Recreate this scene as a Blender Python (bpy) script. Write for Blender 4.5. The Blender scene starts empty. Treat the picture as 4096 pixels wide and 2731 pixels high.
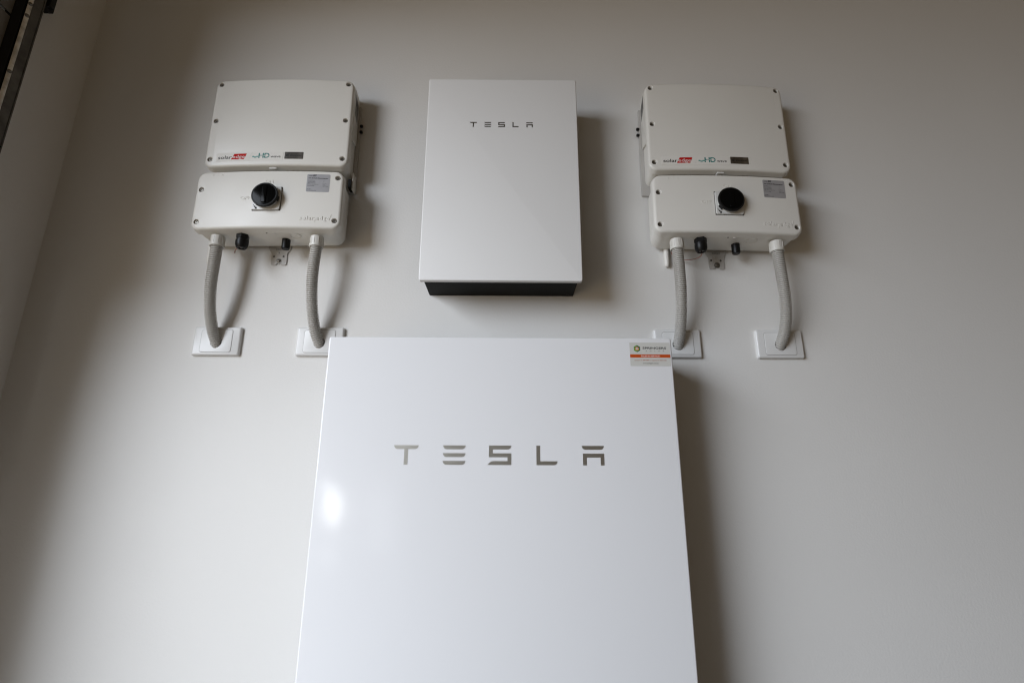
import bpy, bmesh, math, random
from mathutils import Vector, Matrix
random.seed(4)
S = bpy.context.scene
COL = S.collection
MM = 0.001
ZO = 1.32                       # height of the wall frame's zero above the floor, metres

# ------------------------------------------------------------------ camera
cam_d = bpy.data.cameras.new("camera")
cam = bpy.data.objects.new("camera", cam_d); COL.objects.link(cam)
cam_d.sensor_width = 36.0; cam_d.sensor_fit = 'HORIZONTAL'
cam_d.lens = 2101.39 / 4096 * 36.0
cam_d.clip_start = 0.02; cam_d.clip_end = 200
_yaw, _pit, _rol = 0.0068, 0.27142, 0.00348
_f = Vector((math.sin(_yaw)*math.cos(_pit), math.cos(_yaw)*math.cos(_pit), math.sin(_pit)))
_r = Vector((math.cos(_yaw), -math.sin(_yaw), 0)); _u = _r.cross(_f)
_r2 = math.cos(_rol)*_r + math.sin(_rol)*_u; _u2 = -math.sin(_rol)*_r + math.cos(_rol)*_u
_m = Matrix((_r2, _u2, -_f)).transposed().to_4x4()
_m.translation = Vector((0.01902, -1.26271, -0.46300 + ZO))
cam.matrix_world = _m
S.camera = cam

# ------------------------------------------------------------------ light
W = bpy.data.worlds.new("World"); S.world = W; W.use_nodes = True
bg = W.node_tree.nodes["Background"]
bg.inputs[0].default_value = (1.0, 0.72, 0.42, 1)      # dim warm bounce of the garage behind the camera
bg.inputs[1].default_value = 0.095

def area(name, loc, aim, sx, sy, power, col, spread=180):
    l = bpy.data.lights.new(name, 'AREA'); l.shape = 'RECTANGLE'; l.size = sx; l.size_y = sy
    l.energy = power; l.color = col; l.spread = math.radians(spread)
    o = bpy.data.objects.new(name, l); COL.objects.link(o)
    o.location = loc
    o.rotation_euler = Vector(aim).to_track_quat('-Z', 'Y').to_euler()
    return o
# daylight through the open garage door, left of the camera
_az, _el = 0.50, -1.12
area("door_daylight", (-4.25, -3.9, ZO + 1.05), (math.sin(_az)*math.cos(_el), math.cos(_az)*math.cos(_el), math.sin(_el)), 3.1, 6.2, 740, (0.83, 0.90, 1.0))
# small far bright opening that glints in the glossy battery cover
area("far_window_light", (-1.71, -3.62, ZO - 0.29), (0.38, 1.0, -0.06), 0.13, 0.32, 0.085, (1.0, 1.0, 1.0), 34)
area("far_window_light", (-1.80, -3.62, ZO - 0.10), (0.40, 1.0, -0.11), 0.09, 0.10, 0.011, (0.95, 0.98, 1.0), 34)
area("far_window_light", (-1.74, -3.62, ZO - 0.78), (0.38, 1.0, 0.06), 0.05, 0.18, 0.009, (0.95, 0.98, 1.0), 34)
# added warm lamp outside the door, standing in for ground bounce, warms upper wall
area("warm_bounce_fill", (-3.9, -3.4, ZO - 1.15), (0.25, 0.2, 1.0), 2.6, 5.0, 55, (1.0, 0.78, 0.52))
# added lamp outside the door opening, placed to brighten the left battery letters
area("lettering_fill_light", (-2.1, -8.0, ZO - 0.05), (0.3, 1.0, 0.0), 0.8, 1.4, 4.5, (0.93, 0.96, 1.0))

S.view_settings.view_transform = 'Standard'; S.view_settings.look = 'None'
S.view_settings.exposure = 0.0; S.view_settings.gamma = 1.0
S.render.engine = 'CYCLES'
S.cycles.max_bounces = 8; S.cycles.use_denoising = True
S.cycles.filter_width = 1.2

# ------------------------------------------------------------------ materials
def mat(name, col, rough=0.5, metal=0.0, bump=0.0, bscale=300.0, var=0.0, vscale=4.0, coat=0.0, spec=0.5,
        rvar=0.0, aniso=None, specks=0.0):
    m = bpy.data.materials.new(name); m.use_nodes = True
    nt = m.node_tree; N = nt.nodes; L = nt.links
    b = N["Principled BSDF"]
    b.inputs["Base Color"].default_value = (*col, 1); b.inputs["Roughness"].default_value = rough
    b.inputs["Metallic"].default_value = metal; b.inputs["Coat Weight"].default_value = coat
    b.inputs["Specular IOR Level"].default_value = spec
    tc = N.new("ShaderNodeTexCoord")
    src = tc.outputs["Object"]
    if aniso:
        mp = N.new("ShaderNodeMapping"); mp.inputs["Scale"].default_value = aniso
        L.new(src, mp.inputs[0]); src = mp.outputs[0]
    colout = None
    if var > 0:
        n = N.new("ShaderNodeTexNoise"); n.inputs["Scale"].default_value = vscale; n.inputs["Detail"].default_value = 6
        L.new(src, n.inputs["Vector"])
        r = N.new("ShaderNodeMapRange"); r.inputs[1].default_value = 0.3; r.inputs[2].default_value = 0.7
        r.inputs[3].default_value = 1 - var; r.inputs[4].default_value = 1 + var
        L.new(n.outputs[0], r.inputs[0])
        mx = N.new("ShaderNodeVectorMath"); mx.operation = 'SCALE'; mx.inputs[0].default_value = col
        L.new(r.outputs[0], mx.inputs["Scale"]); colout = mx.outputs[0]
    if specks > 0:
        v = N.new("ShaderNodeTexVoronoi"); v.inputs["Scale"].default_value = 5.0; L.new(src, v.inputs["Vector"])
        g = N.new("ShaderNodeMath"); g.operation = 'LESS_THAN'; g.inputs[1].default_value = 0.006
        L.new(v.outputs["Distance"], g.inputs[0])
        mm_ = N.new("ShaderNodeMix"); mm_.data_type = 'RGBA'
        mm_.inputs[7].default_value = (0.12, 0.10, 0.08, 1)
        mf = N.new("ShaderNodeMath"); mf.operation = 'MULTIPLY'; mf.inputs[1].default_value = specks
        L.new(g.outputs[0], mf.inputs[0]); L.new(mf.outputs[0], mm_.inputs[0])
        if colout: L.new(colout, mm_.inputs[6])
        else: mm_.inputs[6].default_value = (*col, 1)
        colout = mm_.outputs[2]
    if colout: L.new(colout, b.inputs["Base Color"])
    if rvar > 0:
        n3 = N.new("ShaderNodeTexNoise"); n3.inputs["Scale"].default_value = 9; n3.inputs["Detail"].default_value = 5
        L.new(src, n3.inputs["Vector"])
        r3 = N.new("ShaderNodeMapRange"); r3.inputs[1].default_value = 0.3; r3.inputs[2].default_value = 0.7
        r3.inputs[3].default_value = rough - rvar; r3.inputs[4].default_value = rough + rvar
        L.new(n3.outputs[0], r3.inputs[0]); L.new(r3.outputs[0], b.inputs["Roughness"])
    if bump > 0:
        n2 = N.new("ShaderNodeTexNoise"); n2.inputs["Scale"].default_value = bscale; n2.inputs["Detail"].default_value = 3
        L.new(src, n2.inputs["Vector"])
        bp = N.new("ShaderNodeBump"); bp.inputs["Strength"].default_value = bump; bp.inputs["Distance"].default_value = 0.001
        L.new(n2.outputs[0], bp.inputs["Height"]); L.new(bp.outputs[0], b.inputs["Normal"])
    return m

M = dict(
    wall=mat("wall_paint", (0.755, 0.745, 0.722), 0.55, bump=0.35, bscale=190, var=0.012, vscale=3, spec=0.3, specks=0.7),
    floor=mat("concrete_floor", (0.07, 0.063, 0.055), 0.75, bump=0.5, bscale=60, var=0.12, vscale=5),
    cover=mat("battery_cover_gloss", (0.81, 0.815, 0.83), 0.12, bump=0.08, bscale=160, spec=0.42, rvar=0.02),
    gcover=mat("gateway_cover_paint", (0.81, 0.808, 0.80), 0.34, bump=0.06, bscale=220, rvar=0.04),
    body=mat("battery_side_metal", (0.30, 0.30, 0.30), 0.45, metal=0.3, bump=0.1),
    black=mat("gateway_black_case", (0.009, 0.009, 0.008), 0.6, bump=0.2, bscale=500, var=0.2, vscale=20, spec=0.12),
    logo=mat("mirror_lettering", (0.54, 0.53, 0.49), 0.36, metal=0.95, spec=0.5),
    glogo=mat("gateway_lettering", (0.13, 0.12, 0.10), 0.4, metal=0.6),
    inv=mat("inverter_painted_shell", (0.765, 0.748, 0.70), 0.38, bump=0.12, bscale=420, var=0.012, vscale=8, rvar=0.04),
    strip=mat("badge_strip", (0.78, 0.76, 0.715), 0.42),
    knob=mat("glossy_black_knob", (0.003, 0.003, 0.003), 0.14, spec=0.07, var=0.1, vscale=30),
    blackp=mat("black_plastic", (0.006, 0.006, 0.006), 0.4, spec=0.25, bump=0.1, bscale=900),
    rim=mat("matte_black_knob_rim", (0.008, 0.008, 0.008), 0.45, spec=0.2),
    switch=mat("switch_base_grey", (0.66, 0.66, 0.64), 0.35, var=0.01, vscale=30),
    dark=mat("dark_recess", (0.05, 0.045, 0.04), 0.7),
    steel=mat("screw_steel", (0.22, 0.205, 0.18), 0.38, metal=0.9, var=0.15, vscale=300),
    galv_lit=mat("galvanised_highlight", (0.75, 0.75, 0.75), 0.4, metal=0.7, bump=0.6, bscale=130, var=0.35, vscale=45, rvar=0.12),
    galvd=mat("weathered_dark_steel", (0.12, 0.112, 0.10), 0.5, metal=0.4, bump=0.5, bscale=120, var=0.35, vscale=30),
    shade_black=mat("shade_and_bracket_black", (0.012, 0.012, 0.012), 0.8, bump=0.3, bscale=200),  # black paints the shade in the track and holes, also the end bracket
    door=mat("door_panel_paint", (0.20, 0.185, 0.165), 0.6, bump=0.2, bscale=200, var=0.05, vscale=10),
    bracket=mat("bracket_paint_and_shade", (0.50, 0.485, 0.46), 0.45, bump=0.1, var=0.03, vscale=40),
    conduit=mat("conduit_grey_pvc", (0.46, 0.445, 0.415), 0.42, var=0.03, vscale=60, bump=0.1, bscale=800),
    collar=mat("conduit_gland_pvc", (0.66, 0.645, 0.60), 0.4, var=0.01, vscale=60),
    plate=mat("wall_plate_plastic", (0.74, 0.74, 0.73), 0.25, spec=0.4, rvar=0.03),
    brush=mat("brushed_badge_metal", (0.20, 0.19, 0.175), 0.28, metal=0.9, var=0.45, vscale=60, aniso=(1.2, 1, 0.05)),
    label=mat("silver_data_label", (0.46, 0.46, 0.48), 0.35, metal=0.35, var=0.05, vscale=60),
    labeld=mat("grey_side_label", (0.24, 0.235, 0.225), 0.45, var=0.1, vscale=60),
    ink=mat("black_ink", (0.008, 0.008, 0.008), 0.6, spec=0.15),
    inkb=mat("badge_engraving", (0.02, 0.02, 0.02), 0.6),
    inkg=mat("grey_ink", (0.10, 0.095, 0.09), 0.5),
    white=mat("white_ink", (0.82, 0.82, 0.80), 0.5),
    red=mat("red_print", (0.50, 0.006, 0.005), 0.6, spec=0.15),
    teal=mat("teal_print", (0.006, 0.18, 0.17), 0.6, spec=0.15),
    teal2=mat("light_teal_print", (0.03, 0.27, 0.25), 0.4),
    sticker=mat("sticker_paper", (0.60, 0.595, 0.56), 0.45),
    orange=mat("orange_print", (0.52, 0.075, 0.006), 0.45),
    rust=mat("rust_text", (0.42, 0.10, 0.04), 0.5),
    green=mat("light_green_print", (0.08, 0.30, 0.03), 0.45),
    dgreen=mat("dark_green_print", (0.01, 0.13, 0.04), 0.45),
    yel=mat("amber_print", (0.60, 0.25, 0.03), 0.45),
    wirer=mat("brown_wire", (0.30, 0.10, 0.06), 0.5),
    wirew=mat("pale_wire", (0.55, 0.52, 0.48), 0.5),
)

# ------------------------------------------------------------------ builders (lengths in millimetres: x right, d out from wall, z up)
def P(x, d, z): return Vector((x*MM, -d*MM, z*MM))

def link(name, me, m, parent=None, smooth=None):
    o = bpy.data.objects.new(name, me); COL.objects.link(o)
    if m is not None: me.materials.append(M[m] if isinstance(m, str) else m)
    if parent is not None: o.parent = parent
    if smooth:
        for p in me.polygons: p.use_smooth = True
        me.set_sharp_from_angle(angle=math.radians(smooth))
    return o

def tag(o, label=None, cat=None, group=None, kind=None):
    if label: o['label'] = label
    if cat: o['category'] = cat
    if group: o['group'] = group
    if kind: o['kind'] = kind
    return o

def empty(name, x, d, z, roll=0.0):
    o = bpy.data.objects.new(name, None); COL.objects.link(o)
    o.empty_display_size = 0.05
    o.location = P(x, d, z) + Vector((0, 0, ZO)); o.rotation_euler = (0, -roll, 0)
    return o

def bm_to(name, bm, m, parent=None, smooth=None, fix=True):
    if fix: bmesh.ops.recalc_face_normals(bm, faces=bm.faces)
    me = bpy.data.meshes.new(name); bm.to_mesh(me); bm.free()
    return link(name, me, m, parent, smooth)

def rr(x0, x1, z0, z1, r, n=6, taper=0.0):
    """rounded rectangle outline, counter-clockwise seen from the front"""
    r = max(r, 0.01); pts = []
    for cx, cz, a0 in ((x1-r, z1-r, 0), (x0+r, z1-r, 90), (x0+r, z0+r, 180), (x1-r, z0+r, 270)):
        for k in range(n+1):
            a = math.radians(a0 + 90*k/n)
            pts.append((cx + r*math.cos(a), cz + r*math.sin(a)))
    return pts

def loft(bm, rings, cap0=True, cap1=True):
    """rings: lists of Vectors with equal counts"""
    V = [[bm.verts.new(p) for p in r] for r in rings]
    n = len(V[0])
    for a, b in zip(V, V[1:]):
        for i in range(n):
            j = (i+1) % n
            bm.faces.new((a[i], a[j], b[j], b[i]))
    if cap0: bm.faces.new(list(reversed(V[0])))
    if cap1: bm.faces.new(V[-1])

def slab(x0, x1, z0, z1, d0, d1, r=2.0, bev=1.0, n=6, back=None, backbev=False, bm=None):
    """rounded-corner slab with a rounded front edge; back = (dx, dz) inset of the back outline"""
    bm = bm or bmesh.new()
    bx, bz = back or (0, 0)
    rings = [[P(x, d0, z) for x, z in rr(x0+bx, x1-bx, z0+bz, z1-bz, max(r-bx*0.3, 0.5), n)]]
    K = 4 if bev > 0 else 0
    if K == 0: rings.append([P(x, d1, z) for x, z in rr(x0, x1, z0, z1, r, n)])
    for k in range(K+1 if K else 0):
        a = math.radians(90*k/K); ins = bev*(1-math.cos(a)); d = d1 - bev + bev*math.sin(a)
        rings.append([P(x, d, z) for x, z in rr(x0+ins, x1-ins, z0+ins, z1-ins, max(r-ins, 0.3), n)])
    loft(bm, rings)
    return bm

def tube(bm, pts, rad, seg=12, caps=True):
    """pts: Vectors (metres); rad: radius or list in mm"""
    up = Vector((1, 0, 0)); rings = []
    for i, p in enumerate(pts):
        t = (pts[min(i+1, len(pts)-1)] - pts[max(i-1, 0)]).normalized()
        a = (up - t*up.dot(t)).normalized(); b = t.cross(a)
        r = (rad[i] if isinstance(rad, (list, tuple)) else rad)*MM
        rings.append([p + a*r*math.cos(2*math.pi*k/seg) + b*r*math.sin(2*math.pi*k/seg) for k in range(seg)])
    loft(bm, rings, caps, caps)

def lathe(bm, c, axis, prof, seg=32, caps=True, rot=0.0):
    """prof: (distance along axis, radius) in mm from point c (mm triple)"""
    o = P(*c); ax = {'d': Vector((0, -1, 0)), '-z': Vector((0, 0, -1)), 'x': Vector((1, 0, 0)), '-x': Vector((-1, 0, 0))}[axis]
    e1 = Vector((0, 0, 1)) if axis not in ('-z',) else Vector((1, 0, 0)); e2 = ax.cross(e1)
    loft(bm, [[o + ax*h*MM + (e1*math.cos(rot+2*math.pi*k/seg) + e2*math.sin(rot+2*math.pi*k/seg))*r*MM for k in range(seg)] for h, r in prof], caps, caps)

def poly(bm, pts, d0, d1):
    loft(bm, [[P(x, d0, z) for x, z in pts], [P(x, d1, z) for x, z in pts]])

def bend(bm, fn, step=10):
    """slice along x, then push every vertex outwards by fn(x)"""
    xs = [v.co.x/MM for v in bm.verts]; x = math.ceil(min(xs)/step)*step
    while x < max(xs):
        bmesh.ops.bisect_plane(bm, geom=bm.verts[:]+bm.edges[:]+bm.faces[:], plane_co=P(x, 0, 0), plane_no=Vector((1, 0, 0)), dist=1e-6)
        x += step
    for v in bm.verts: v.co.y -= fn(v.co.x/MM)*MM

def boolean_cut(me, cutter_bm):
    a = bpy.data.objects.new("tmp_a", me); COL.objects.link(a)
    cm = bpy.data.meshes.new("tmp_c"); bmesh.ops.recalc_face_normals(cutter_bm, faces=cutter_bm.faces); cutter_bm.to_mesh(cm); cutter_bm.free()
    c = bpy.data.objects.new("tmp_c", cm); COL.objects.link(c)
    md = a.modifiers.new("b", 'BOOLEAN'); md.operation = 'DIFFERENCE'; md.object = c; md.solver = 'EXACT'
    bpy.context.view_layer.update()
    out = bpy.data.meshes.new_from_object(a.evaluated_get(bpy.context.evaluated_depsgraph_get()))
    bpy.data.objects.remove(a); bpy.data.objects.remove(c); bpy.data.meshes.remove(cm)
    return out

def text_bm(s, x, z, h, width=None, d=0.0, ext=0.0, bold=0.0, align='LEFT', shear=0.0, spacing=1.0, res=3):
    """h = capital height in mm, baseline at z; width squeezes or stretches the line to that width"""
    c = bpy.data.curves.new("t", 'FONT'); c.body = s; c.size = 1.0; c.resolution_u = res
    c.offset = bold; c.shear = shear; c.space_character = spacing
    o = bpy.data.objects.new("t", c); COL.objects.link(o); bpy.context.view_layer.update()
    me = bpy.data.meshes.new_from_object(o.evaluated_get(bpy.context.evaluated_depsgraph_get()))
    bpy.data.objects.remove(o); bpy.data.curves.remove(c)
    bm = bmesh.new(); bm.from_mesh(me); bpy.data.meshes.remove(me)
    if ext > 0:
        r = bmesh.ops.extrude_face_region(bm, geom=bm.faces[:])
        vs = [g for g in r['geom'] if isinstance(g, bmesh.types.BMVert)]
        top = set(vs)
    else: top = set(bm.verts)
    sc = h/0.73
    xs = [v.co.x for v in bm.verts]; x0, x1 = min(xs), max(xs)
    kx = sc if width is None else width/(x1-x0)
    w = (x1-x0)*kx
    off = {'LEFT': 0, 'CENTER': -w/2, 'RIGHT': -w}[align]
    for v in bm.verts:
        X = x + off + (v.co.x-x0)*kx; Z = z + v.co.y*sc; D = d + (ext if (ext > 0 and v in top) else 0)
        v.co = P(X, D, Z)
    if ext > 0: bmesh.ops.recalc_face_normals(bm, faces=bm.faces)
    else:
        for f in bm.faces:
            f.normal_update()
            if f.normal.y > 0: f.normal_flip()
    return bm

def merge(bms):
    out = bmesh.new()
    for b in bms:
        me = bpy.data.meshes.new("m"); b.to_mesh(me); b.free(); out.from_mesh(me); bpy.data.meshes.remove(me)
    return out

def flat(pts, d):
    bm = bmesh.new(); f = bm.faces.new([bm.verts.new(P(x, d, z)) for x, z in pts]); f.normal_update()
    if f.normal.y > 0: f.normal_flip()
    return bm

def copy_tree(o, parent=None):
    c = o.copy(); COL.objects.link(c); c.parent = parent
    for ch in list(kids.get(o.name, ())): copy_tree(ch, c)
    return c

# ------------------------------------------------------------------ setting
def box_m(name, x0, x1, y0, y1, z0, z1, m, kind='structure', parent=None, ox=None):
    bm = bmesh.new(); bmesh.ops.create_cube(bm, size=1)
    for v in bm.verts:
        v.co = Vector((x0 if v.co.x < 0 else x1, y0 if v.co.y < 0 else y1, z0 if v.co.z < 0 else z1))
    o = bm_to(name, bm, m, parent)
    if kind: o['kind'] = kind
    return o
XL = -1.2013
box_m("wall", XL-0.12, 3.2, 0.0, 0.12, 0.0, 3.2, 'wall')
lw_ = bmesh.new()                       # left wall with the wide door opening that lets the daylight in
YJ, YF, ZH, HW = -0.415, -5.0, ZO + 0.84, 4.9
for y0, y1, z0, z1 in ((YJ, 0.0, 0.0, HW), (YF, YJ, ZH, HW), (YF-1.6, YF, 0.0, HW)):
    r_ = bmesh.ops.create_cube(lw_, size=1)
    for v in r_['verts']:
        v.co = Vector((XL-0.12 if v.co.x < 0 else XL, y0 if v.co.y < 0 else y1, z0 if v.co.z < 0 else z1))
bmesh.ops.remove_doubles(lw_, verts=lw_.verts, dist=1e-5)
tag(bm_to("left_wall", lw_, 'wall', fix=False), kind='structure')
box_m("floor", XL-0.12, 3.2, -5.6, 0.12, -0.1, 0.0, 'floor')

# ------------------------------------------------------------------ garage door track and door panels (top left)
t = bpy.data.objects.new("door_track", None); COL.objects.link(t); t.location = (XL, -0.20, 0)
tag(t, "weathered galvanised steel door track running up the left wall, top left corner of the photo", "door track")
def lbox(name, x0, x1, y0, y1, z0, z1, m, bev=0.0):
    bm = bmesh.new(); bmesh.ops.create_cube(bm, size=1)
    for v in bm.verts:
        v.co = Vector((x0 if v.co.x < 0 else x1, y0 if v.co.y < 0 else y1, z0 if v.co.z < 0 else z1))
    if bev: bmesh.ops.bevel(bm, geom=bm.edges[:], offset=bev, segments=2, affect='EDGES')
    return bm_to(name, bm, m, t, 40 if bev else None)
ZT = 2.05
lbox("mounting_angle", 0.0, 0.040, 0.000, 0.003, 0.9, 2.30, 'galvd')
lbox("rail", 0.0365, 0.0395, -0.024, -0.001, 0.9, 2.30, 'galvd', 0.0008)
bm = bmesh.new()
loft(bm, [[Vector((x_, y_, z_)) for x_, y_ in ((0.0395, -0.0245), (0.0388, -0.0275), (0.0370, -0.0305), (0.0345, -0.0320), (0.0335, -0.0305), (0.037, -0.0245))] for z_ in (0.9, 2.30)])
bm_to("rail_edge", bm, 'galv_lit', t, 60)  # paler steel paints in the highlight along the rail corner
lbox("rail_back", 0.0, 0.003, -0.045, -0.001, 0.9, 2.30, 'shade_black')  # dark interior of the track, its shade put into the colour
lbox("rail_lip", 0.004, 0.030, -0.0345, -0.032, 0.9, 2.30, 'shade_black')
lbox("end_bracket", 0.004, 0.036, 0.006, 0.040, 2.035, 2.22, 'shade_black', 0.010)
for z in (2.000, 1.965, 1.80, 1.62):
    bm = bmesh.new(); lathe(bm, (36.5, 28.5, z*1000), 'x', [(0, 5), (2.4, 4.8), (4.6, 3.2), (5.2, 1)], 12)
    bm_to("bolt", bm, 'steel', t, 50)
for z in (1.70, 1.93, 1.50):
    bm = bmesh.new(); lathe(bm, (22, 0.1, z*1000), 'd', [(0, 4.5), (0.6, 4.5)], 12)
    bm_to("bolt_hole", bm, 'shade_black', t)
dp = bpy.data.objects.new("garage_door", None); COL.objects.link(dp); dp.location = (XL+0.05, -0.235, 1.7)
tag(dp, "dim brown grey sectional door edge beyond the steel track in the top left corner", "garage door")
for i, (z0, z1) in enumerate(((-0.35, 0.255), (0.262, 0.86))):
    bm = bmesh.new(); bmesh.ops.create_cube(bm, size=1)
    for v in bm.verts:
        v.co = Vector((-0.046 if v.co.x < 0 else -0.044, -0.40 if v.co.y < 0 else 0.0, z0 if v.co.z < 0 else z1))
    bmesh.ops.bevel(bm, geom=bm.edges[:], offset=0.0008, segments=2, affect='EDGES')
    bm_to("panel", bm, 'door', dp, 40)

# ------------------------------------------------------------------ lettering of the battery and its gateway box (built from polygons)
def logo_letters(cx, zt, H, Wt, d, m, parent):
    """wide spaced five-letter wordmark; H letter height, Wt total width"""
    k = Wt/436.3; kz = H/39.4; t_ = 7.9
    def T(x, z): return (cx + (x)*k, zt - z*kz)
    def bar(x0, x1, z, l=True, r=True, hook=7.5):
        pts = []
        q = 5
        pts.append((x0, z)); 
        if l:
            for i in range(1, q+1):
                a = math.radians(90*i/q); pts.append((x0 + hook*(1-math.cos(a)) , z + t_*math.sin(a)))
        else: pts.append((x0, z+t_))
        if r:
            for i in range(q, 0, -1):
                a = math.radians(90*i/q); pts.append((x1 - hook*(1-math.cos(a)), z + t_*math.sin(a)))
        else: pts.append((x1, z+t_))
        pts.append((x1, z))
        return pts
    def put(shapes, name="letter"):
        bm = bmesh.new()
        for s in shapes: poly(bm, [T(x, z) for x, z in s], d-0.3, d+0.25)
        bm_to(name, bm, m, parent)
    R = lambda x0, x1, z0, z1: [(x0, z0), (x0, z1), (x1, z1), (x1, z0)]
    e = 0.01
    put([bar(-218.5, -167.5, 0), R(-197.0, -189.0, t_-e, 39.4)])
    put([bar(-116.5, -69.5, 0), bar(-116.5, -69.5, 15.8), bar(-116.5, -69.5, 31.5)])
    S1 = bar(-21.0, 25.7, 0, l=False)
    S5 = [(-23.5, 39.4), (-20.5, 35.6), (-16.5, 32.6), (-12.5, 31.5), (17.8, 31.5), (17.8, 39.4)]
    put([S1, R(-21.0, -13.1, t_-e, 15.8), R(-21.0, 25.7, 15.8-e, 23.7), R(17.8-e, 25.7, 23.7-e, 39.4), S5])
    put([R(77.8, 85.7, 0, 31.5), bar(77.8, 121.5, 31.5-e, l=False)])
    put([bar(172.8, 219.0, 0), R(174.5, 219.0, 15.8, 23.7), R(174.5, 182.4, 23.7-e, 39.4), R(211.1, 219.0, 23.7-e, 39.4)])

# ------------------------------------------------------------------ wall battery
b = empty("wall_battery", 1.1, 0, -ZO*1000)
tag(b, "tall glossy white home battery with large mirrored TESLA lettering, nearest and lowest unit", "battery")
ZB = ZO*1000
PT = -143.5 + ZB
bm = slab(-377, 377, PT-1150, PT, 112, 147.2, 5, 3.0, 5)
bm_to("front_cover", bm, 'cover', b, 35)
bm = slab(-368, 368, PT-1142, PT-8, 4, 114, 5, 1, 4); bm_to("casing", bm, 'body', b, 35)
for sx in (-1, 1):
    bm = slab(sx*250-40, sx*250+40, 0, PT-1141, 20, 110, 4, 2, 3); bm_to("foot", bm, 'body', b, 35)
logo_letters(-0.9, -377.9 + ZB, 39.6, 436.3, 147.3, 'logo', b)
# sales sticker in the top right corner of the cover
SX0, SX1, SZ1, SZ0 = 284.2, 372.8, -153.6 + ZB, -206.6 + ZB
D = 147.35
st = bm_to("sticker", slab(SX0, SX1, SZ0, SZ1, D-0.1, D+0.05, 0.3, 0, 1), 'sticker', b)
def onst(name, bm, m): return bm_to(name, bm, m, st, fix=False)
D += 0.15
onst("orange_band", flat([(SX0+0.2, SZ0+19.0), (SX1-0.2, SZ0+19.0), (SX1-0.2, SZ0+26.2), (SX0+0.2, SZ0+26.2)], D), 'orange')
hx, hz, hr = SX0+16.2, SZ0+39.2, 8.0
hexp = [(hx + hr*math.cos(math.radians(90+60*i)), hz + hr*math.sin(math.radians(90+60*i))) for i in range(6)]
onst("emblem_light_half", flat([hexp[i] for i in (0, 1, 2, 3)], D), 'green')
onst("emblem_dark_half", flat([hexp[i] for i in (3, 4, 5, 0)], D), 'dgreen')
onst("emblem_disc", flat([(hx+4.9*math.cos(a/12*math.pi), hz+4.6*math.sin(a/12*math.pi)) for a in range(0, 13)], D+.06), 'rust')
onst("emblem_disc", flat([(hx+4.9*math.cos(a/12*math.pi), hz+4.6*math.sin(a/12*math.pi)) for a in range(12, 25)], D+.06), 'yel')
star = []
for i in range(24):
    r_ = (6.6 if i % 6 == 0 else 4.2) if i % 2 == 0 else 1.6
    star.append((hx + r_*math.cos(math.pi/2+i*math.pi/12), hz + r_*math.sin(math.pi/2+i*math.pi/12)))
sb = bmesh.new()
for i in range(24):
    f = sb.faces.new([sb.verts.new(P(x, D+.12, z)) for x, z in ((hx, hz), star[i], star[(i+1) % 24])]); f.normal_update()
    if f.normal.y > 0: f.normal_flip()
onst("emblem_star", sb, 'sticker')
onst("sticker_text", text_bm("SPRINGERS", SX0+28.5, SZ0+38.4, 4.7, 52, D, bold=.02), 'ink')
onst("sticker_text", text_bm("S", SX0+35.5, SZ0+32.6, 3.2, 2.2, D), 'inkg')
onst("sticker_text", text_bm("O", SX0+44.2, SZ0+32.6, 3.2, 3.4, D), 'inkg')
onst("sticker_text", text_bm("L", SX0+54.5, SZ0+32.6, 3.2, 1.9, D), 'inkg')
onst("sticker_text", flat([(SX0+63, SZ0+32.6), (SX0+63.5, SZ0+32.6), (SX0+64.7, SZ0+35.2), (SX0+65.9, SZ0+32.6), (SX0+66.4, SZ0+32.6), (SX0+64.9, SZ0+35.9), (SX0+64.5, SZ0+35.9)], D), 'inkg')
onst("sticker_text", text_bm("R", SX0+73.0, SZ0+32.6, 3.2, 2.4, D), 'inkg')
onst("sticker_text", text_bm("SALES & SERVICE", SX0+44.5, SZ0+20.9, 3.3, 41, D+.06, align='CENTER', bold=.012), 'white')
onst("sticker_text", text_bm("Lawnton 07 3889 8898  |  Capalaba 07 3823 5366", SX0+44.5, SZ0+12.0, 2.2, 70, D, align='CENTER', bold=.02), 'rust')
onst("sticker_text", text_bm("www.springers.com.au", SX0+44.5, SZ0+5.4, 2.1, 34.5, D, align='CENTER', bold=.025), 'ink')

# ------------------------------------------------------------------ gateway box
g = empty("gateway_box", 0, 0, 0)
tag(g, "white fronted black gateway box with small TESLA lettering, between the two inverters", "gateway box")
bm_to("front_panel", slab(-191.2, 191.2, 0, 563.2, 113, 123.8, 5.5, 2.2, 6), 'gcover', g, 35)
bm_to("case", slab(-184, 184, 9, 555, 0, 112.8, 3, 1, 4), 'black', g, 35)
logo_letters(-2.6, 432.3, 14.6, 160.0, 123.9, 'glogo', g)
for x in (165, 170):
    bm = bmesh.new(); lathe(bm, (x, 12, 9), '-z', [(0, 1.6), (0.5, 1.6)], 10); bm_to("screw", bm, 'blackp', g)

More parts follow.
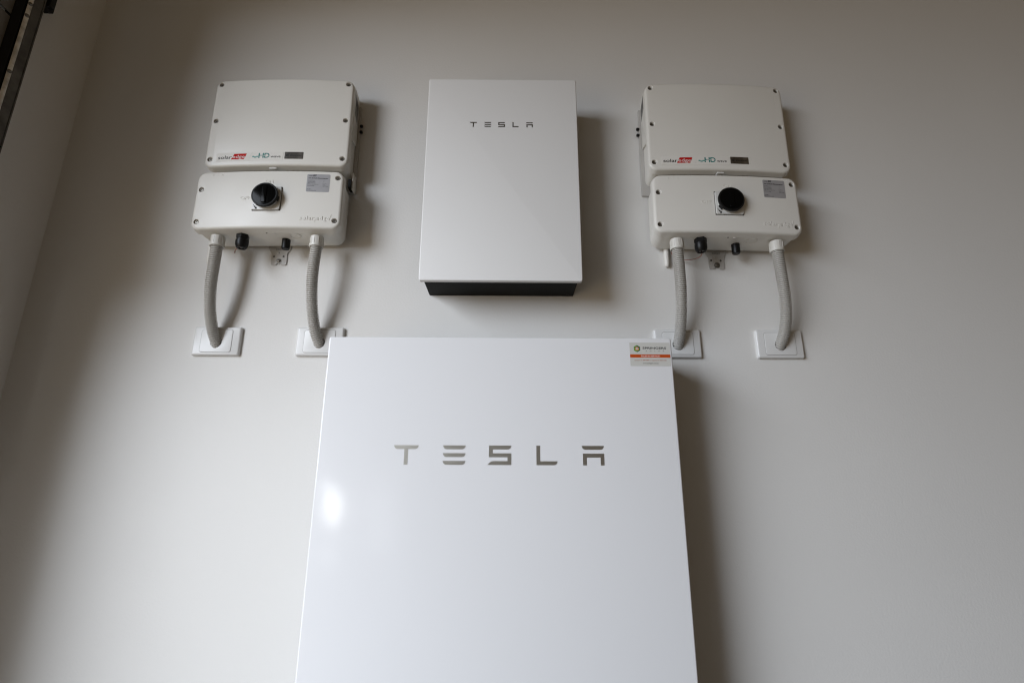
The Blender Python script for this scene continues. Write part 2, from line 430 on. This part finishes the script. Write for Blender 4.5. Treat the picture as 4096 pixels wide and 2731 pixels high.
# ------------------------------------------------------------------ solar inverter
B1, B2 = 80.3, 95.2
def dome(x): return 8.5*(1-(x/184.0)**2)
def lid(name, parent, x0, x1, z0, z1, base, thick, screws, r=22):
    bm = slab(x0, x1, z0, z1, base-thick, base, r, 7.0, 9, back=(0.5, -3.5))
    bend(bm, dome, 9)
    bmesh.ops.recalc_face_normals(bm, faces=bm.faces)
    me = bpy.data.meshes.new(name); bm.to_mesh(me); bm.free()
    cb = bmesh.new()
    for x, z in screws:
        lathe(cb, (x, base+dome(x)-6.5, z), 'd', [(0, 6.0), (5.7, 6.4), (6.5, 7.2), (12, 12.7)], 24)
    me2 = boolean_cut(me, cb); me2.name = name
    o = link(name, me2, 'inv', parent, 28)
    for x, z in screws:
        bm = bmesh.new(); lathe(bm, (x, base+dome(x)-6.3, z), 'd', [(0, 5.8), (0.2, 5.8)], 20)
        lathe(bm, (x, base+dome(x)-6.2, z), 'd', [(0, 3.7), (2.6, 3.7), (3.2, 3.2), (3.2, 1.9), (1.6, 1.7), (1.6, .1)], 20)
        sc_ = bm_to("cover_screw", bm, 'steel', o, 40)
    return o

def inverter(x, z, roll, label, ax):
    I = empty("solar_inverter", x, 0, z, roll)
    tag(I, label, "inverter", "inverters on the wall")
    # back plate, bodies
    bm_to("mounting_plate", slab(-186, 186, -284, -12, 1, 9, 3, 1, 3), 'bracket', I, 35)  # greyer than the shell, the shadow on it put into the colour
    bm = bmesh.new(); 
    ub = slab(-180, 180, -254, 11, 10, B1-12, 18, 0.5, 6, back=(4, -4)); bend(ub, lambda x: dome(x) if False else 0, 60)
    body = bm_to("upper_body", ub, 'inv', I, 35)
    # raised side covers with a stepped lower edge and a rating label
    for sx in (-1, 1):
        pts = [(58, 4), (58, -158), (12, -142), (12, 4)]
        bmx = bmesh.new()
        loft(bmx, [[P(sx*(176.0-(58-d_)*0.07), d_, z_) for d_, z_ in pts], [P(sx*(183.5-(58-d_)*0.07), d_, z_) for d_, z_ in pts]])
        sc_ = bm_to("side_cover", bmx, 'inv', I)
        bmx = bmesh.new(); q = [(54, -2), (54, -44), (18, -60), (18, -18)]
        if sx > 0: q = [(52, -8), (52, -70), (20, -84), (20, -22)]
        loft(bmx, [[P(sx*(183.4-(58-d_)*0.07), d_, z_) for d_, z_ in q], [P(sx*(183.9-(58-d_)*0.07), d_, z_) for d_, z_ in q]])
        lb = bm_to("rating_label", bmx, 'labeld', sc_)
        bmx = bmesh.new()
        for i in range(6):
            dd = 49 - i*5.4; ln = 22 if i % 2 else 32
            zz = q[0][1] - (52-dd)*0.4 - 6
            X = sx*(184.05-(58-dd)*0.07)
            vs = [bmx.verts.new(P(X, dd+a_, zz-b_)) for a_, b_ in ((0, 0), (0, ln), (-1.6, ln+.6), (-1.6, .6))]
            bmx.faces.new(vs)
        bm_to("label_print", bmx, 'ink', lb)
        for zz in (-75.5, -94.5):
            bmx = bmesh.new(); lathe(bmx, (sx*185.5, 8, zz), 'x' if sx > 0 else '-x', [(0, 3.2), (1, 4.4), (6, 4.6), (8, 3.2)], 14)
            bm_to("side_screw", bmx, 'blackp', I, 40)
    # open end of the mounting channel below the upper body
    for sx in (-1,):
        for a, b_ in ((-186, -183.5), (-162, -159.5)):
            xx0, xx1 = sorted((sx*a, sx*b_))
            bm_to("channel_side", slab(xx0, xx1, -290, -240, 9, 34, .5, .3, 2), 'inv', I)
    bm_to("connector_block", slab(176, 184, -290, -264, 18, 42, 1.5, 1, 3), 'blackp', I)
    lid("upper_lid", I, -184.5, 184.5, -252.8, 14.0, B1, 17, [(sx*170, zz) for sx in (-1, 1) for zz in (0, -114, -229.5)])
    # lower box
    bm_to("lower_body", slab(-178, 178, -439.8, -283, 16, B2-14, 24, 0.5, 8, back=(5, -2.5)), 'inv', I, 35)
    lw = lid("lower_lid", I, -183, 183, -437, -276.5, B2, 20, [(-169, -326.3), (-169, -415), (169, -296.3), (169, -415)])
    # gap clip between both lids
    bm_to("gap_clip", slab(-12, 6, -262, -258.0, 76, 87, 1.2, .8, 3), 'switch', I, 35)
    # badge strips
    def bent(name, bm, m, par, base, fix=True, step=6):
        bend(bm, lambda x_: base + dome(x_), step)
        return bm_to(name, bm, m, par, fix=fix)
    UL = [o for o in COL.objects if o.name.startswith("upper_lid") and o.parent == I][0]
    bm = bmesh.new(); poly(bm, [(-151, -213.5), (-152.5, -238.5), (-68, -238.5), (-59.5, -213.5)], -0.2, 0.45); bent("badge_strip", bm, 'strip', UL, B1)
    bm = bmesh.new(); poly(bm, [(-66, -238.5), (-57.5, -213.5), (21, -213.5), (19, -238.5)], -0.2, 0.45); bent("badge_strip", bm, 'strip', UL, B1)
    T0 = 0.52
    bent("logo_text", text_bm("solar", -147.5, -231.4, 9.8, 36.0, T0, bold=.015), 'ink', UL, B1, fix=False)
    bent("logo_red_field", flat([(-113.5, -234.0), (-79.5, -234.0), (-73.0, -217.6), (-105.5, -217.6)], T0), 'red', UL, B1, fix=False)
    bent("logo_text", text_bm("edge", -109.6, -230.4, 9.6, 32.2, T0+.12, bold=.0), 'white', UL, B1, fix=False)
    def cells(name, rects, m, dd):
        bent(name, merge([flat([(a, c_), (b2, c_), (b2, e_), (a, e_)], dd) for a, b2, c_, e_ in rects]), m, UL, B1, fix=False)
    cells("logo_wave_blocks", [(-58.2, -53.4, -228.6, -225.4), (-53.4, -47.8, -230.6, -227.4), (-47.8, -42.5, -228.6, -225.4)], 'teal2', T0)
    bent("logo_text", text_bm("H", -42.5, -231.0, 14.4, 13.6, T0, bold=.02), 'teal', UL, B1, fix=False)
    bent("logo_text", text_bm("D", -27.6, -231.0, 14.4, 13.4, T0, bold=.02), 'teal', UL, B1, fix=False)
    sw = [(-42.5+i*2.7, -227.2+3.4*math.sin(min(1, i/6)*math.pi*0.75)) for i in range(11)]
    bent("logo_swoosh", flat(sw + [(x_, z_-1.0) for x_, z_ in reversed(sw)], T0+.09), 'strip', UL, B1, fix=False)
    bent("logo_text", text_bm("wave", -11.2, -230.6, 7.4, 25.5, T0, bold=.012), 'ink', UL, B1, fix=False)
    bp = bent("metal_badge", merge([slab(24.2, 71.2, -234.2, -214.2, -.1, .5, .4, 0, 1)]), 'brush', UL, B1)
    hxp = [(30.8+3.6*math.cos(math.radians(90+60*i)), -224.2+3.6*math.sin(math.radians(90+60*i))) for i in range(6)]
    hxi = [(30.8+1.7*math.cos(math.radians(90+60*i)), -224.2+1.7*math.sin(math.radians(90+60*i))) for i in range(6)]
    hb = bmesh.new()
    for i in range(6):
        j = (i+1) % 6; f = hb.faces.new([hb.verts.new(P(a_, .58, c_)) for a_, c_ in (hxp[i], hxp[j], hxi[j], hxi[i])]); f.normal_update()
        if f.normal.y > 0: f.normal_flip()
    bent("badge_emblem", hb, 'inkb', bp, B1, fix=False)
    bent("badge_text", text_bm("SPRINGERS", 38, -226.2, 3.6, 29, .58, bold=.03), 'inkb', bp, B1, fix=False)
    # lower lid: moulded marks, label
    for s_, x_, z_, h_, w_ in (("P", -143.5, -289.5, 4.5, 3.2), ("I", -132, -289.5, 4.5, 1.2), ("O", -120.5, -289.5, 4.5, 3.6)):
        bent("moulded_mark", text_bm(s_, x_, z_, h_, w_, -.1, ext=.7), 'inv', lw, B2)
    bent("moulded_mark", text_bm("ON", -8.5, -313.5, 9.0, 20, -.1, ext=.9, bold=.0), 'inv', lw, B2)
    bent("moulded_mark", text_bm("OFF", -65.5, -359, 9.0, 24, -.1, ext=.9), 'inv', lw, B2)
    bent("moulded_lettering", text_bm("solar", 84, -414.2, 11.0, 37, -.1, ext=.55, bold=.01), 'inv', lw, B2)
    bent("moulded_lettering", text_bm("edge", 123.5, -414.2, 11.0, 34, -.1, ext=.55, bold=.01), 'inv', lw, B2)
    for sl in ([(120.6, -419.5), (121.8, -419.5), (123.4, -409), (122.2, -409)], [(157, -407), (158.3, -407), (160.2, -399), (158.9, -399)]):
        bm = bmesh.new(); poly(bm, sl, -.1, .7); bent("moulded_slash", bm, 'inv', lw, B2)
    LB = bent("data_label", slab(93.2, 149.6, -337.2, -287.6, -.1, .25, 3.2, 0, 4), 'label', lw, B2)
    LT = .32
    def lt(s_, x_, z_, h_, w_=None, bold=.0, m='ink'): bent("label_text", text_bm(s_, x_, z_, h_, w_, LT, bold=bold, res=2), m, LB, B2, fix=False)
    lt("solar", 97.0, -292.6, 2.5, 9.8, .03); bent("label_logo_field", flat([(106.6, -293.6), (114.8, -293.6), (116.6, -289.4), (108.3, -289.4)], LT), 'ink', LB, B2, fix=False)
    bent("label_text", text_bm("edge", 107.6, -292.6, 2.3, 8.0, LT+.05, bold=.01), 'label', LB, B2, fix=False)
    lt("DC Switch-Disconnector", 97.2, -300.2, 3.2, 48, .035)
    for i, (a_, w_) in enumerate((("Opened/ON position:", 17.5), ("Closed/OFF position:", 18.2), ("Switch Disconnector", 19.5), ("Ie (PV) rated operational current", 26.5), ("Environment Rating", 16))):
        lt(a_, 96.0, -305.9-i*3.7, 1.75, w_, .02, 'ink')
    lt("I", 134.6, -306.4, 1.8, .5, .02); lt("O", 134.0, -310.4, 1.8, 1.6, .02)
    bent("label_symbol", merge([flat([(132, -315.0), (136, -315.0), (136, -314.6), (132, -314.6)], LT), flat([(136, -315), (139, -313.2), (139, -312.7), (136, -314.6)], LT), flat([(138.4, -315.0), (143, -315.0), (143, -314.6), (138.4, -314.6)], LT)]), 'ink', LB, B2, fix=False)
    lt("25 A(a)", 133.2, -318.6, 1.75, 5.5, .02); lt("1000-1/ PV2 Dev", 133.2, -322.0, 1.75, 13.5, .02)
    lt("IEC 60947-3", 94.8, -330.8, 1.75, 11, .02); lt("P/N: DCD-1PH-AU-SWDT", 94.8, -334.4, 1.75, 24, .02)
    # isolator switch
    SD = B2 + 8.4
    cx, cz = 1.6, -357.8
    bm_to("switch_recess", slab(cx-34.7, cx+34.7, cz-32.8, cz+32.8, SD-3, SD+.5, .8, .1, 2), 'dark', I)
    sp = bm_to("switch_base", slab(cx-33.6, cx+33.6, cz-31.6, cz+31.6, SD-2, SD+4.6, 4.5, 1.3, 5), 'switch', I, 35)
    bm = bmesh.new(); poly(bm, [(cx-31, cz-17.6), (cx-30.4, cz-17), (cx-26.0, cz-22.4), (cx-24.8, cz-21.2), (cx-24.4, cz-25.6), (cx-28.4, cz-24.6), (cx-27.2, cz-23.6)][::-1], SD+4.6, SD+4.8)
    poly(bm, rr(cx-25.4, cx-20.6, cz-29.8, cz-26.2, .4, 2), SD+4.6, SD+4.8)
    poly(bm, [(cx-24.6, cz-26.3), (cx-24.2, cz-24.2), (cx-21.8, cz-24.2), (cx-21.4, cz-26.3), (cx-22.1, cz-26.3), (cx-22.4, cz-24.9), (cx-23.6, cz-24.9), (cx-23.9, cz-26.3)], SD+4.6, SD+4.8)
    bm_to("lock_symbol", bm, 'ink', sp)
    kx, kz = 1.9, -355.6
    bm = bmesh.new(); lathe(bm, (kx, SD+4.4, kz), 'd', [(0, 29.5), (1.2, 29.2), (10.9, 27.5)], 48); cyl = bm_to("switch_collar", bm, 'switch', sp, 35)
    for an in (-12, 216, 100):   # padlock slots in the collar
        a = math.radians(an); bm = bmesh.new()
        c_, s_ = math.cos(a), math.sin(a)
        pts = [(kx + c_*r_ - s_*w_, kz + s_*r_ + c_*w_) for r_, w_ in ((20, -6), (31.2, -6), (31.2, 6), (20, 6))]
        poly(bm, pts, SD+5, SD+10.8); bm_to("padlock_slot", bm, 'blackp', sp)
    bm = bmesh.new(); lathe(bm, (kx, SD+10.8, kz), 'd', [(0, 30.5), (1.0, 31.8), (6.4, 32.2), (7.8, 31.4), (8.2, 30.2), (8.0, 28.8)], 64, caps=True)
    kb = bm_to("knob", bm, 'rim', sp, 30)
    bm = bmesh.new(); lathe(bm, (kx, SD+17.4, kz), 'd', [(0, 28.9), (1.3, 28.7), (1.7, 27.0)], 64); bm_to("knob_face", bm, 'knob', sp, 20)
    bm = slab(kx-6, kx+6, kz-23, kz+22, SD+18.9, SD+21.0, 2, 1.6, 4); bm_to("knob_grip", bm, 'knob', sp, 40)
    # underside fittings
    UZ = -440.8
    bm = bmesh.new(); bmesh.ops.create_cube(bm, size=1)
    for v in bm.verts: v.co = P(-10 + v.co.x*2*10, 88+v.co.y*2, UZ) if False else v.co
    bm.free()
    bm = bmesh.new(); lathe(bm, (0.7, 84, UZ+.4), '-z', [(0, 1.9), (.6, 1.9)], 12); bm_to("drain_hole", bm, 'dark', I)
    bm = bmesh.new(); lathe(bm, (18, 82, UZ+.2), '-z', [(0, 4.5), (.8, 4.5), (1.2, 3.8)], 20); bm_to("underside_boss", bm, 'inv', I, 35)
    bm = bmesh.new()
    for r0, r1 in ((12.6, 14.2),):
        o_ = P(66, 68, UZ-.05); n = 40
        V = []
        for r_, h_ in ((r0, 0), (r0, .8), (r1, .8), (r1, 0)):
            V.append([bm.verts.new(o_ + Vector((math.cos(2*math.pi*k/n)*r_*MM, math.sin(2*math.pi*k/n)*r_*MM, -h_*MM))) for k in range(n)])
        for a_, b_ in zip(V, V[1:]):
            for i in range(n): bm.faces.new((a_[i], a_[(i+1) % n], b_[(i+1) % n], b_[i]))
    lathe(bm, (66, 68, UZ+.1), '-z', [(0, 1.2), (.7, .9)], 10)
    bm_to("knockout_ring", bm, 'inv', I, 35)
    # cable glands
    bm = bmesh.new(); lathe(bm, (-63.4, 71, UZ+1), '-z', [(0, 15.2), (10, 15.2), (11.5, 14.0)], 6, rot=.3)
    lathe(bm, (-63.4, 71, UZ-10), '-z', [(0, 13.2), (3, 13.2)], 24)
    lathe(bm, (-63.4, 71, UZ-13), '-z', [(0, 14.5), (1, 15.4), (12, 15.2), (19, 12.2), (21, 10.8), (21, 7), (16, 6.5), (16, .1)], 12, rot=.2)
    gl = bm_to("cable_gland", bm, 'blackp', I, 30)
    bm = bmesh.new(); 
    for q_ in range(3): lathe(bm, (-63.4+4*math.cos(q_*2.1), 71+4*math.sin(q_*2.1), UZ-29.2), '-z', [(0, 2.3), (2.5, 2.3), (3, 1.6)], 12)
    bm_to("gland_plug", bm, 'labeld', gl, 40)
    bm = bmesh.new(); lathe(bm, (34.3, 47, UZ+1), '-z', [(0, 10.4), (22, 10.2), (26, 9.2), (27, 7.8)], 20); bm_to("gland_cap", bm, 'blackp', I, 30)
    # antenna plug
    bm = bmesh.new(); lathe(bm, (ax, 8.5, UZ+10), '-z', [(0, 6.8), (48, 6.6), (55, 5.8), (58, 4)], 16); bm_to("antenna", bm, 'inv', I, 40)
    # fixing tab with screw
    tab = [(-29, -436), (-28, -445), (-19.6, -458), (-19.2, -487), (-16.5, -490), (-6.8, -490), (-4.6, -487.5), (-3.2, -482)]
    for k in range(6):
        a = math.pi - k*math.pi/5; tab.append((1.2 + 4.3*math.cos(a), -481.5 + 4.3*math.sin(a)))
    tab += [(5.8, -487.5), (8.2, -490), (18, -490), (20.6, -487), (20.6, -458), (27.8, -446), (29, -436)]
    bm = bmesh.new(); poly(bm, tab[::-1], .8, 3.0); tb = bm_to("fixing_tab", bm, 'bracket', I)
    bm = bmesh.new()
    for xh in (-13, 11.7): lathe(bm, (xh, 2.9, -466), 'd', [(0, 2.6), (.3, 2.6)], 14)
    bm_to("tab_hole", bm, 'dark', tb)
    bm = bmesh.new(); lathe(bm, (1.2, 3, -479), 'd', [(0, 7.5), (.9, 7.5), (.9, 5.4), (2.6, 4.6), (3.6, 2.6), (3.8, .5)], 20); ts = bm_to("tab_screw", bm, 'steel', tb, 40)
    bm = bmesh.new(); lathe(bm, (-2.6, 2.9, -456), 'd', [(0, 3.6), (1.4, 2.6), (1.7, .5)], 14); bm_to("tab_dimple", bm, 'bracket', tb, 40)
    bm = bmesh.new()
    for i in range(14):
        for zz in (-445.6, -448.6): poly(bm, [(-9+i*1.5, zz), (-8.1+i*1.5-(i % 3)*.2, zz), (-8.1+i*1.5-(i % 3)*.2, zz+1.6), (-9+i*1.5, zz+1.6)], 2.9, 3.1)
    bm_to("tab_print", bm, 'ink', tb)
    return I

inverter(-584.74, 578.84, 0.01441, "white solar inverter with black switch knob, left of the gateway box", -176)
inverter(567.75, 575.20, -0.01804, "white solar inverter with black switch knob, right of the gateway box, in dimmer light", -131)

# thin fault-sensor wires hanging from the black glands
def wire(x, z, roll, pts, label):
    w = empty("sensor_wire", x, 0, z, roll)
    tag(w, label, "wire", "thin wires under the inverters")
    P_ = [P(*p) for p in pts]; out = []
    for i in range(len(P_)-1):
        p0 = P_[max(i-1, 0)]; p1 = P_[i]; p2 = P_[i+1]; p3 = P_[min(i+2, len(P_)-1)]
        for s in range(6):
            t_ = s/6; out.append(0.5*((2*p1)+(p2-p0)*t_+(2*p0-5*p1+4*p2-p3)*t_*t_+(3*p1-p0-3*p2+p3)*t_**3))
    out.append(P_[-1])
    bm = bmesh.new(); tube(bm, out, .9, 8); bm_to("red_strand", bm, 'wirer', w, 60)
    bm = bmesh.new(); tube(bm, [p + Vector((.0012, -.0008, .0008)) for p in out], .9, 8); bm_to("pale_strand", bm, 'wirew', w, 60)
wire(-584.74, 578.84, .01441, [(-110, 6, -440), (-111, 10, -450), (-105, 22, -464), (-97, 38, -468), (-84, 56, -470), (-70, 66, -468), (-66, 70, -464)], "thin brown and pale wire loop under the left inverter")
wire(567.75, 575.2, -.01804, [(-118, 6, -440), (-114, 8, -456), (-100, 12, -468), (-84, 20, -474), (-70, 34, -478), (-60, 54, -479), (-59, 66, -470), (-61, 70, -464)], "thin brown and pale wire loop under the right inverter")

# ------------------------------------------------------------------ wall plates
PLX = (-701.6, -448.0, 439.5, 693.8)
PLL = ("white wall plate at far left, under the left inverter's outer conduit",
       "white wall plate left of the big battery, its right end hidden behind the battery",
       "white wall plate behind the battery's sticker corner, partly hidden",
       "white wall plate at far right, under the right inverter's outer conduit")
def wall_plate(x, label):
    w = empty("wall_plate", x, 0, -116.6)
    tag(w, label, "wall plate", "wall plates where the conduits enter")
    bm = bmesh.new(); rings = []
    for ins, d_ in ((0, 0), (0, 6.0), (.7, 7.6), (2.2, 9.0), (4.0, 9.6)):
        rings.append([P(a, d_, c) for a, c in rr(-57.9+ins, 57.9-ins, -36.3+ins, 36.3-ins, 3.6, 5)])
    loft(bm, rings)
    fr = bm_to("plate_frame", bm, 'plate', w, 35)
    bm_to("insert_gap", slab(-38.9, 38.9, -29.4, 29.4, 9.5, 9.75, 6.3, 0, 5), 'labeld', w)
    me = bpy.data.meshes.new("i"); ib = slab(-38.2, 38.2, -28.7, 28.7, 7, 10.6, 5.6, .7, 5); bmesh.ops.recalc_face_normals(ib, faces=ib.faces); ib.to_mesh(me); ib.free()
    cb = bmesh.new(); lathe(cb, (0, 2, -3), 'd', [(0, 14.2), (14, 14.2)], 32)
    link("plate_insert", boolean_cut(me, cb), 'plate', w, 35)
    bm = bmesh.new(); lathe(bm, (0, 9.7, -3), 'd', [(0, 14.6), (.12, 14.6)], 32); bm_to("entry_hole", bm, 'shade_black', w)
    return w
for x_, l_ in zip(PLX, PLL): wall_plate(x_, l_)

# ------------------------------------------------------------------ conduits
CP = [
    [(-702, 71, 133), (-702, 71, 105), (-703, 69, 59), (-706, 63, 14), (-708, 52, -28), (-708.5, 39, -62), (-706, 24, -95), (-702.5, 9, -117), (-701.5, -3, -130)],
    [(-457, 71, 133), (-457, 71, 105), (-459.5, 69, 60), (-461, 63, 16), (-461, 52, -26), (-459.5, 39, -60), (-455.5, 24, -95), (-450, 9, -117), (-448, -3, -130)],
    [(436.5, 71, 133), (437, 71, 105), (438, 70, 61), (440, 64, 19), (441.5, 54, -22), (442.5, 41, -55), (442, 24, -94), (440.5, 9, -117), (440, -3, -130)],
    [(684.7, 71, 129), (685, 71, 102), (687, 70, 63), (691, 65, 20), (696.5, 55, -21), (700, 41, -58), (699, 24, -94), (694.5, 9, -117), (692, -3, -130)],
]
CL = ("grey corrugated conduit from the left inverter down to the far left wall plate",
      "grey corrugated conduit at the left inverter's inner side, ending by the battery's top left corner",
      "grey corrugated conduit at the right inverter's inner side, ending behind the battery's sticker corner",
      "grey corrugated conduit from the right inverter down to the far right wall plate")
def conduit(pts, label, roll):
    x0, d0, z0 = pts[0]
    c = empty("conduit", x0, d0, z0, roll*0)
    tag(c, label, "conduit", "corrugated conduits under the inverters")
    Q = [P(x-x0, d-d0, z-z0) for x, d, z in pts]
    dense = []
    for i in range(len(Q)-1):
        p0 = Q[max(i-1, 0)]; p1 = Q[i]; p2 = Q[i+1]; p3 = Q[min(i+2, len(Q)-1)]
        for s in range(24):
            t_ = s/24; dense.append(0.5*((2*p1)+(p2-p0)*t_+(2*p0-5*p1+4*p2-p3)*t_*t_+(3*p1-p0-3*p2+p3)*t_**3))
    dense.append(Q[-1])
    acc = [0.0]
    for a, b_ in zip(dense, dense[1:]): acc.append(acc[-1] + (b_-a).length)
    def at(s):
        import bisect
        i = min(max(bisect.bisect_left(acc, s), 1), len(acc)-1)
        k = (s-acc[i-1])/max(acc[i]-acc[i-1], 1e-9); return dense[i-1].lerp(dense[i], k)
    pitch = 4.75*MM; s = 20*MM; pp = []; rad = []
    while s < acc[-1]-pitch:
        for f_, r_ in ((0.0, 10.7), (.16, 10.7), (.20, 13.0), (.32, 13.6), (.70, 13.6), (.88, 13.0), (.92, 10.7)):
            pp.append(at(s+f_*pitch)); rad.append(r_)
        s += pitch
    pp.append(at(acc[-1])); rad.append(11.6)
    bm = bmesh.new(); tube(bm, pp, rad, 28); bm_to("corrugated_tube", bm, 'conduit', c, 55)
    bm = bmesh.new(); lathe(bm, (0, 0, 0), '-z', [(0, 16.2), (19.5, 15.8), (20, 17.2), (26, 17.0), (26.8, 16.2), (26.8, 14.6), (22, 14.2)], 36)
    co = bm_to("collar", bm, 'collar', c, 35)
    bm = bmesh.new()
    for k in range(10):
        a = 2*math.pi*k/10 + .25; e1 = Vector((math.cos(a), math.sin(a), 0)); e2 = Vector((-e1.y, e1.x, 0))
        ring = [[e1*(15.4+dr)*MM + e2*w_*MM + Vector((0, 0, -zz*MM)) for w_, dr in ((-.7, 0), (-.5, 1.3), (.5, 1.3), (.7, 0))] for zz in (3, 19.5)]
        loft(bm, ring)
    bm_to("collar_rib", bm, 'collar', co)
for p_, l_, r_ in zip(CP, CL, (.0144, .0144, -.018, -.018)): conduit(p_, l_, r_)
